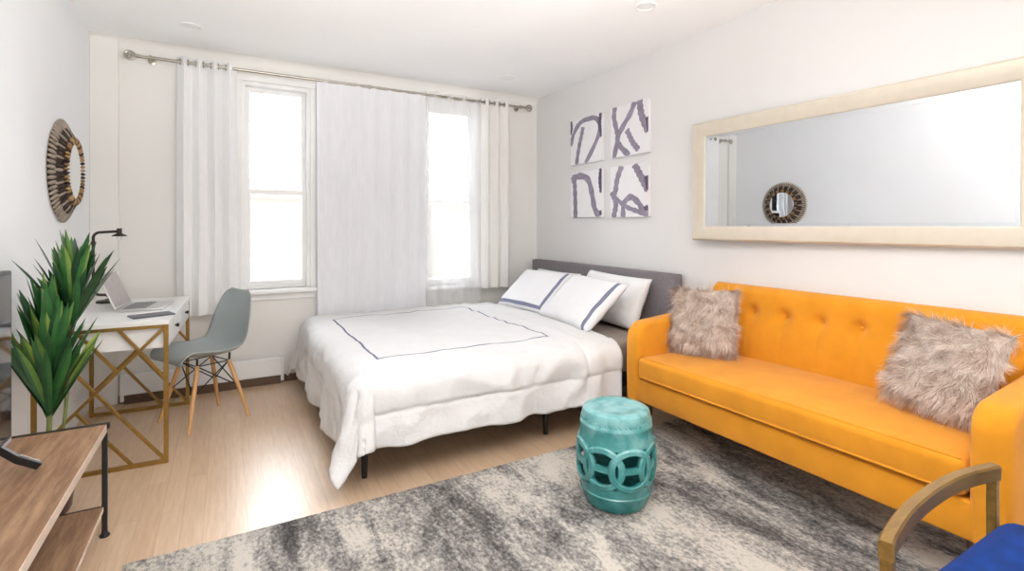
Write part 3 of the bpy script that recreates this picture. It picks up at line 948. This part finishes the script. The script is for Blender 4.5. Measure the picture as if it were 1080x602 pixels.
md = o.modifiers.new('thick', 'SOLIDIFY'); md.thickness = .018; md.offset = 1
tag(o, 'white duvet with thin navy border line spread over the bed', 'duvet')
# the near end of the duvet shows its turned edge
def bed_pillow(label, w, h, th, loc, rot, lined, seed):
    bm = bmesh.new(); cushion(bm, w, h, th, 24, .05, seed=seed, wr=.014)
    if lined:
        m = lined_cloth('sham_cotton_%d' % seed, (.81, .81, .83), (.20, .21, .31), lined)
    else:
        m = M['white_cotton']
    o = obj('pillow', bm, m, smooth=180)
    o.matrix_world = rot
    tag(o, label, 'pillow', 'bed pillows')
    return o
def lean(loc, yaw, tilt, roll=0):
    """pillow local x -> runs towards -Y (near), local y -> up the slope, local z -> towards the foot"""
    base = Matrix(((0, 0, -1, 0), (-1, 0, 0, 0), (0, 1, 0, 0), (0, 0, 0, 1)))
    return Matrix.Translation(loc) @ Matrix.Rotation(yaw, 4, 'Z') @ Matrix.Rotation(tilt, 4, 'Y') @ base @ Matrix.Rotation(roll, 4, 'Z')
bed_pillow('plain white pillow leaning on the headboard behind the far striped pillow', .70, .36, .14, 0, lean((2.635, 3.90, .682), 0, R(20), 0), None, 1)
bed_pillow('plain white pillow leaning on the headboard at its near end, behind the near striped pillow', .74, .40, .15, 0, lean((2.625, 3.08, .705), 0, R(22), R(-1.5)), None, 2)
bed_pillow('far white pillow with navy stripes, leaning at the window side of the bed', .72, .46, .13, 0, lean((2.335, 3.74, .708), R(2), R(48), R(1)), [(-.3, .3, .60, .485, .014, -.02)], 3)
bed_pillow('near white pillow with navy stripe, leaning in front at the sofa side of the bed', .70, .46, .13, 0, lean((2.305, 3.04, .712), R(-3), R(48), R(-2)), [(-.3, .0, .585, .6, .015, -.02)], 4)

# ================================================================== SOFA
ST = thing('sofa', 'long mustard orange sofa with button tufted back along the right wall', 'sofa', (2.50, 1.50, 0))
sx0, sx1 = -.345, .345      # local x: front .. back ; sofa front at X = 2.155
ly0, ly1 = -.885, .890      # outer faces of the arms
at_ = .112
bm = bmesh.new(); box(bm, (sx0 + .005, ly0 + .02, .215), (sx1, ly1 - .02, .352), .012, 3); obj('base_rail', bm, M['orange'], ST)
bm = bmesh.new()
def seat_pt(u, v):
    return None
box(bm, (sx0 - .012, ly0 + at_ + .002, .356), (.20, ly1 - at_ - .002, .485), .03, 4)
bmesh.ops.subdivide_edges(bm, edges=[e for e in bm.edges if abs(e.verts[0].co.y - e.verts[1].co.y) > .5], cuts=24)
for v in bm.verts:
    if v.co.z > .44:
        e = 1 - ((v.co.y - .0025) / .78) ** 2
        fx = max(0, min(1, (v.co.x - sx0) / .1))
        v.co.z += .018 * max(0, e) * fx
st = obj('seat_cushion', bm, M['orange'], ST)
bm = bmesh.new()
y0_, y1_ = ly0 + at_ + .02, ly1 - at_ - .02
tube(bm, [(sx0 - .010, y0_, .372), (sx0 - .010, y1_, .372)], .005, 8); tube(bm, [(sx0 + .006, y0_, .483), (sx0 + .006, y1_, .483)], .0035, 8)
obj('piping', bm, M['orange'], st)
# arms: rounded slab, front top corner softly rounded
for ya in (ly0, ly1 - at_):
    bm = bmesh.new()
    out = []
    for k in range(0, 9):
        a = PI - k / 8 * PI / 2
        out.append((sx0 + .11 + .11 * math.cos(a), .585 + .10 * math.sin(a)))
    out = [(sx0, .215), (sx0 - .004, .40)] + out + [(.02, .705), (.20, .72), (sx1, .725), (sx1, .215)]
    f0 = [bm.verts.new((x, ya, z)) for x, z in out]; f1 = [bm.verts.new((x, ya + at_, z)) for x, z in out]
    n = len(out)
    bm.faces.new(f0); bm.faces.new(list(reversed(f1)))
    for k in range(n): bm.faces.new((f0[k], f0[(k + 1) % n], f1[(k + 1) % n], f1[k]))
    bmesh.ops.recalc_face_normals(bm, faces=bm.faces)
    eds = [e for e in bm.edges if abs(e.verts[0].co.y - e.verts[1].co.y) < 1e-5]
    bmesh.ops.bevel(bm, geom=eds, offset=.028, segments=4, profile=.5, affect='EDGES')
    obj('armrest', bm, M['orange'], ST, smooth=50)
# back with one row of buttons
by0, by1 = ly0 + at_ - .0, ly1 - at_ - .02
btn = [.64, .44, .24, .045, -.15, -.345, -.54, -.70]
btn_z = .755
def back_front(y, z):
    f = (z - .40) / .49
    x = .185 + .085 * f
    d = 0
    for b_ in btn:
        r2 = ((y - b_) ** 2 + (z - btn_z) ** 2)
        d += .034 * math.exp(-r2 / .0010) + .018 * math.exp(-r2 / .009)
        if z < btn_z: d += .009 * math.exp(-((y - b_) / .012) ** 2) * min(1, (btn_z - z) / .05) * max(0, 1 - (btn_z - z) / .35)
    edge = min(1, (by1 - y) / .05, (y - by0) / .05); edge = max(0, edge)
    x -= .022 * math.sin(PI * max(0, min(1, f))) ** .6 * edge
    return x + d
bm = bmesh.new()
nz_, ny_ = 40, 170
rowz = [.38 + (.905 - .38) * (k / nz_) for k in range(nz_ + 1)]
def bk(u, v):
    y = by0 + (by1 - by0) * v
    z = .38 + .525 * u
    x = back_front(y, z)
    tz = max(0, (z - .865) / .04); x += .035 * tz ** 2.2
    ty = max(0, (y - (by1 - .035)) / .035); x += .03 * ty ** 2; z -= .02 * ty ** 2 * u
    ty = max(0, ((by0 + .035) - y) / .035); x += .03 * ty ** 2; z -= .02 * ty ** 2 * u
    return Vector((x, y, z))
g = grid(bm, nz_, ny_, bk)
back_top = [bm.verts.new((.345, v.co.y, v.co.z - .012)) for v in g[-1]]
back_bot = [bm.verts.new((.345, v.co.y, .38)) for v in g[0]]
for k in range(ny_):
    bm.faces.new((g[-1][k], g[-1][k + 1], back_top[k + 1], back_top[k])); bm.faces.new((back_bot[k], back_bot[k + 1], g[0][k + 1], g[0][k]))
    bm.faces.new((back_top[k], back_top[k + 1], back_bot[k + 1], back_bot[k]))
for e in (0, -1):
    bm.faces.new([g[i][e] for i in range(nz_ + 1)] + [back_top[e], back_bot[e]])
bk_o = obj('backrest', bm, M['orange'], ST, smooth=60)
for b_ in btn:
    bm = bmesh.new(); lathe(bm, [(0, -.007), (.007, -.006), (.011, -.002), (.011, .002), (0, .003)], 14, (back_front(b_, btn_z) - .003, b_, btn_z), axis='x'); obj('button', bm, M['orange'], bk_o)
for x in (sx0 + .08, sx1 - .06):
    for y in (ly0 + .12, ly1 - .12):
        bm = bmesh.new(); tube(bm, [(x, y, RUGZ if x < 0 else RUGZ), (x, y, .218)], [.013, .024], 14); obj('leg', bm, M['dark_leg'], ST)

# fur cushions
def fur_cushion(label, mtx, w, h, th, seed, count):
    rnd = random.Random(seed)
    root = bpy.data.objects.new('fur_cushion', None); link(root); root.matrix_world = mtx; root.empty_display_size = .1
    tag(root, label, 'cushion', 'taupe fur cushions on the sofa')
    bm = bmesh.new(); cushion(bm, w, h, th, 18, .03, (0, 1), seed=seed)
    obj('cover', bm, [M['fur'], M['linen_back']], root, smooth=180)
    me = root.children[0].data
    ca = me.attributes.new('tint', 'FLOAT_COLOR', 'CORNER')
    for d in ca.data: d.color = (.25, .25, .25, 1)
    bm = bmesh.new(); tint = bm.loops.layers.float_color.new('tint')
    for k in range(count):
        a, b_ = rnd.uniform(-1, 1), rnd.uniform(-1, 1)
        if rnd.random() < .16:
            if rnd.random() < .5: a = math.copysign(rnd.uniform(.94, 1), a)
            else: b_ = math.copysign(rnd.uniform(.94, 1), b_)
        thk = max(0, (1 - a ** 4) * (1 - b_ ** 4)) ** .55
        p = Vector((a * w / 2 * (1 - .03 * (1 - b_ * b_)), b_ * h / 2 * (1 - .03 * (1 - a * a)), th / 2 * thk * .97))
        nrm = Vector((a ** 3 * .9, b_ ** 3 * .9, max(.12, thk))).normalized()
        cl = Vector((noise.noise((a * 4 + seed, b_ * 4, 0)), noise.noise((a * 4, b_ * 4 + seed, 5)), 0))
        d = (nrm * .55 + cl * 1.0 + Vector((rnd.uniform(-.35, .35), rnd.uniform(-.35, .35) - .45, rnd.uniform(0, .3)))).normalized()
        Ls = rnd.uniform(.032, .062)
        wd = rnd.uniform(.0009, .0016)
        sh = max(0, min(1, .5 + .55 * noise.noise((a * 7 + seed, b_ * 7, 2)) + rnd.uniform(-.28, .28)))
        side = d.cross(nrm)
        if side.length < .05: side = Vector((1, 0, 0))
        side.normalize()
        prevv = None; q = p - nrm * .002
        for i in range(4):
            ww = wd * (1 - i / 3.2)
            row = (bm.verts.new(q - side * ww), bm.verts.new(q + side * ww))
            if prevv:
                f = bm.faces.new((prevv[0], prevv[1], row[1], row[0]))
                t_ = max(0, min(1, sh * (.6 + .18 * i)))
                for lp in f.loops: lp[tint] = (t_, t_, t_, 1)
            prevv = row
            q = q + d * (Ls / 3)
            d = (d + Vector((0, -.22, 0)) + cl * .25).normalized()
    obj('fur', bm, M['fur'], root, smooth=0, recalc=False)
fur_cushion('shaggy taupe fur cushion at the far arm of the orange sofa, nearer the bed', lean((2.525, 2.105, .695), R(20), R(14), R(1)), .40, .385, .13, 21, 10500)
fur_cushion('shaggy taupe fur cushion tilted against the near arm of the orange sofa', lean((2.55, .93, .695), R(-8), R(22), R(-5)), .37, .375, .13, 33, 11000)

# ================================================================== GARDEN STOOL
SX, SY = 1.565, 1.80
t = thing('garden_stool', 'turquoise ceramic drum stool with pierced interlocking rings on the rug', 'stool', (SX, SY, RUGZ))
def rad(z):   # barrel profile
    f = z / .425
    return .140 + .033 * math.sin(PI * min(1, max(0, f * .96 + .02))) ** .85
zl, zh = .112, .280
bm = bmesh.new()
lathe(bm, [(0, .0)] + [(rad(.0) - .004, .0), (rad(.0), .006)] + [(rad(z), z) for z in (.03, .055)] + [(rad(.058) + .005, .058), (rad(.066) + .005, .066), (rad(.07), .07), (rad(.09), .09), (rad(zl), zl), (rad(zl) - .016, zl), (rad(.05) - .018, .03), (0, .025)], 72)
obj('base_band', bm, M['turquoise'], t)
bm = bmesh.new()
lathe(bm, [(rad(zh) - .016, zh), (rad(zh), zh), (rad(.31), .31), (rad(.345), .345), (rad(.352) + .004, .352), (rad(.36) + .004, .36), (rad(.366), .366), (rad(.38), .38), (.154, .402), (.149, .413), (.138, .419), (.10, .4205), (.095, .418), (.06, .420), (0, .421)], 72)
for k in range(44):
    a = 2 * PI * k / 44; zz = .335
    tt = bmesh.new(); bmesh.ops.create_uvsphere(tt, u_segments=8, v_segments=5, radius=.0052)
    merge(bm, tt, 0, Matrix.Translation((rad(.372) * math.cos(a), rad(.372) * math.sin(a), .376)))
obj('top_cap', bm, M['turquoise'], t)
# pierced belt of interlocking rings
nr = 8; zc = (zl + zh) / 2
def wrap(a0, s, z, lift):
    rr = rad(z) + lift
    a = a0 + s / .172
    return Vector((rr * math.cos(a), rr * math.sin(a), z))
for k in range(nr):
    a0 = 2 * PI * (k + .62) / nr
    bm = bmesh.new()
    seg = 44
    lift = .004 if k % 2 else .0015
    prof = [(.076, -.014), (.076, .001), (.080, .005), (.099, .005), (.103, .001), (.107, -.001), (.107, -.014)]
    rows = []
    for i in range(seg):
        ph = 2 * PI * i / seg
        rows.append([bm.verts.new(wrap(a0, r * .99 * math.cos(ph), zc + r * .90 * math.sin(ph), l + lift)) for r, l in prof])
    for i in range(seg):
        A, B = rows[i], rows[(i + 1) % seg]
        for j in range(len(prof)):
            bm.faces.new((A[j], A[(j + 1) % len(prof)], B[(j + 1) % len(prof)], B[j]))
    if True:   # short bar across
        g0 = []
        for s in [(-.062 + .124 * i / 8) for i in range(9)]:
            g0.append([bm.verts.new(wrap(a0, s, zc + dz, dl)) for dz, dl in ((-.013, -.012), (-.013, .002), (.013, .002), (.013, -.012))])
        for A, B in zip(g0, g0[1:]):
            for j in range(4): bm.faces.new((A[j], A[(j + 1) % 4], B[(j + 1) % 4], B[j]))
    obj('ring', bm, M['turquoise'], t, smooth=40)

# ================================================================== ARMCHAIR (bottom right corner of the photo)
AX, AY = 1.465, .28
t = thing('armchair', 'royal blue armchair with curved gold arm in the near right corner', 'armchair', (AX, AY, 0))
arm = [(-.292, .246), (-.24, .261), (-.105, .287), (.067, .302), (.219, .298), (.352, .273)]
for s in (1, -1):
    pts = spline([(x, s * y, .612) for x, y in arm], 40)
    bm = bmesh.new()
    tube(bm, pts, 1, prof=[(-.026, -.013), (-.026, .013), (.008, .014), (.013, .010), (.013, -.010), (.008, -.014)], up=(0, 0, 1))
    a_ = obj('armrest', bm, M['gold_wood'], t, smooth=40)
    for (x, y) in ((-.280, .249), (.340, .275)):
        bm = bmesh.new(); box(bm, (x - .011, s * y - .011, RUGZ), (x + .011, s * y + .011, .612), .002, 1)
        obj('leg', bm, M['gold_wood'], t, smooth=0)
bm = bmesh.new(); box(bm, (-.25, -.262, .355), (.36, .262, .50), .05, 5); obj('seat', bm, M['blue_velvet'], t)
bm = bmesh.new()
for y in (-.255, .255): beam(bm, (-.280, y * .92, .345), (.335, y * 1.06, .345), .02, .025)
for x in (-.25, .3): beam(bm, (x, -.25, .345), (x, .25, .345), .02, .025)
obj('seat_rail', bm, M['gold_wood'], t)
bm = bmesh.new(); box(bm, (.345, -.235, .40), (.44, .19, .78), .047, 6)
obj('backrest', bm, M['blue_velvet'], t)

# ================================================================== LIGHT, WORLD, CAMERA
w = bpy.data.worlds.new('sky'); SC.world = w; w.use_nodes = True
nt = w.node_tree
bg = nt.nodes['Background']
tc = N(nt, 'ShaderNodeTexCoord'); sp = N(nt, 'ShaderNodeSeparateXYZ')
nt.links.new(tc.outputs['Generated'], sp.inputs[0])
mr = N(nt, 'ShaderNodeMapRange'); mr.inputs['From Min'].default_value = -.4; mr.inputs['From Max'].default_value = .7
nt.links.new(sp.outputs[1], mr.inputs['Value'])
rp = ramp(nt, mr.outputs[0], [(0, (.98, .97, .95)), (1, (.90, .95, 1))])
st = N(nt, 'ShaderNodeMapRange'); st.inputs['To Min'].default_value = 2.2; st.inputs['To Max'].default_value = 12.0
nt.links.new(mr.outputs[0], st.inputs['Value'])
nt.links.new(rp.outputs['Color'], bg.inputs['Color']); nt.links.new(st.outputs[0], bg.inputs['Strength'])

def area(name, loc, rot, sx, sy, power, col=(1, 1, 1)):
    l = bpy.data.lights.new(name, 'AREA'); l.shape = 'RECTANGLE'; l.size = sx; l.size_y = sy; l.energy = power; l.color = col
    o = bpy.data.objects.new(name, l); link(o); o.location = loc; o.rotation_euler = rot
    return o
area('added_ceiling_fill', (.6, 1.1, 2.59), (0, R(12), 0), 1.6, 1.5, 12, (1, .97, .93))  # added out-of-view fill from above; no such ceiling lamp
area('added_bounce_fill', (.7, -.2, 1.5), (R(143), 0, 0), 1.3, .8, 62, (1, .985, .97)).data.spread = R(105)  # added unseen lamp aimed up and forward to brighten the ceiling
s_ = bpy.data.lights.new('street_sun', 'SUN'); s_.energy = .3; s_.angle = .05
so_ = bpy.data.objects.new('street_sun', s_); link(so_); so_.rotation_euler = (R(28), 0, R(0))

cam = bpy.data.cameras.new('camera'); co = bpy.data.objects.new('camera', cam); link(co)
cam.sensor_fit = 'HORIZONTAL'; cam.sensor_width = 36; cam.lens = 535 / 1080 * 36
cam.shift_y = -(301 - 238) / 1080
co.location = (0, 0, 1.27)
co.rotation_euler = (PI / 2, 0, -math.atan(302 / 535))
cam.clip_start = .02
SC.camera = co
SC.view_settings.view_transform = 'Standard'
SC.view_settings.look = 'None'
SC.view_settings.exposure = .34
SC.cycles.use_denoising = True
SC.cycles.max_bounces = 10
SC.cycles.diffuse_bounces = 6
SC.cycles.transparent_max_bounces = 16
SC.cycles.sample_clamp_indirect = 6
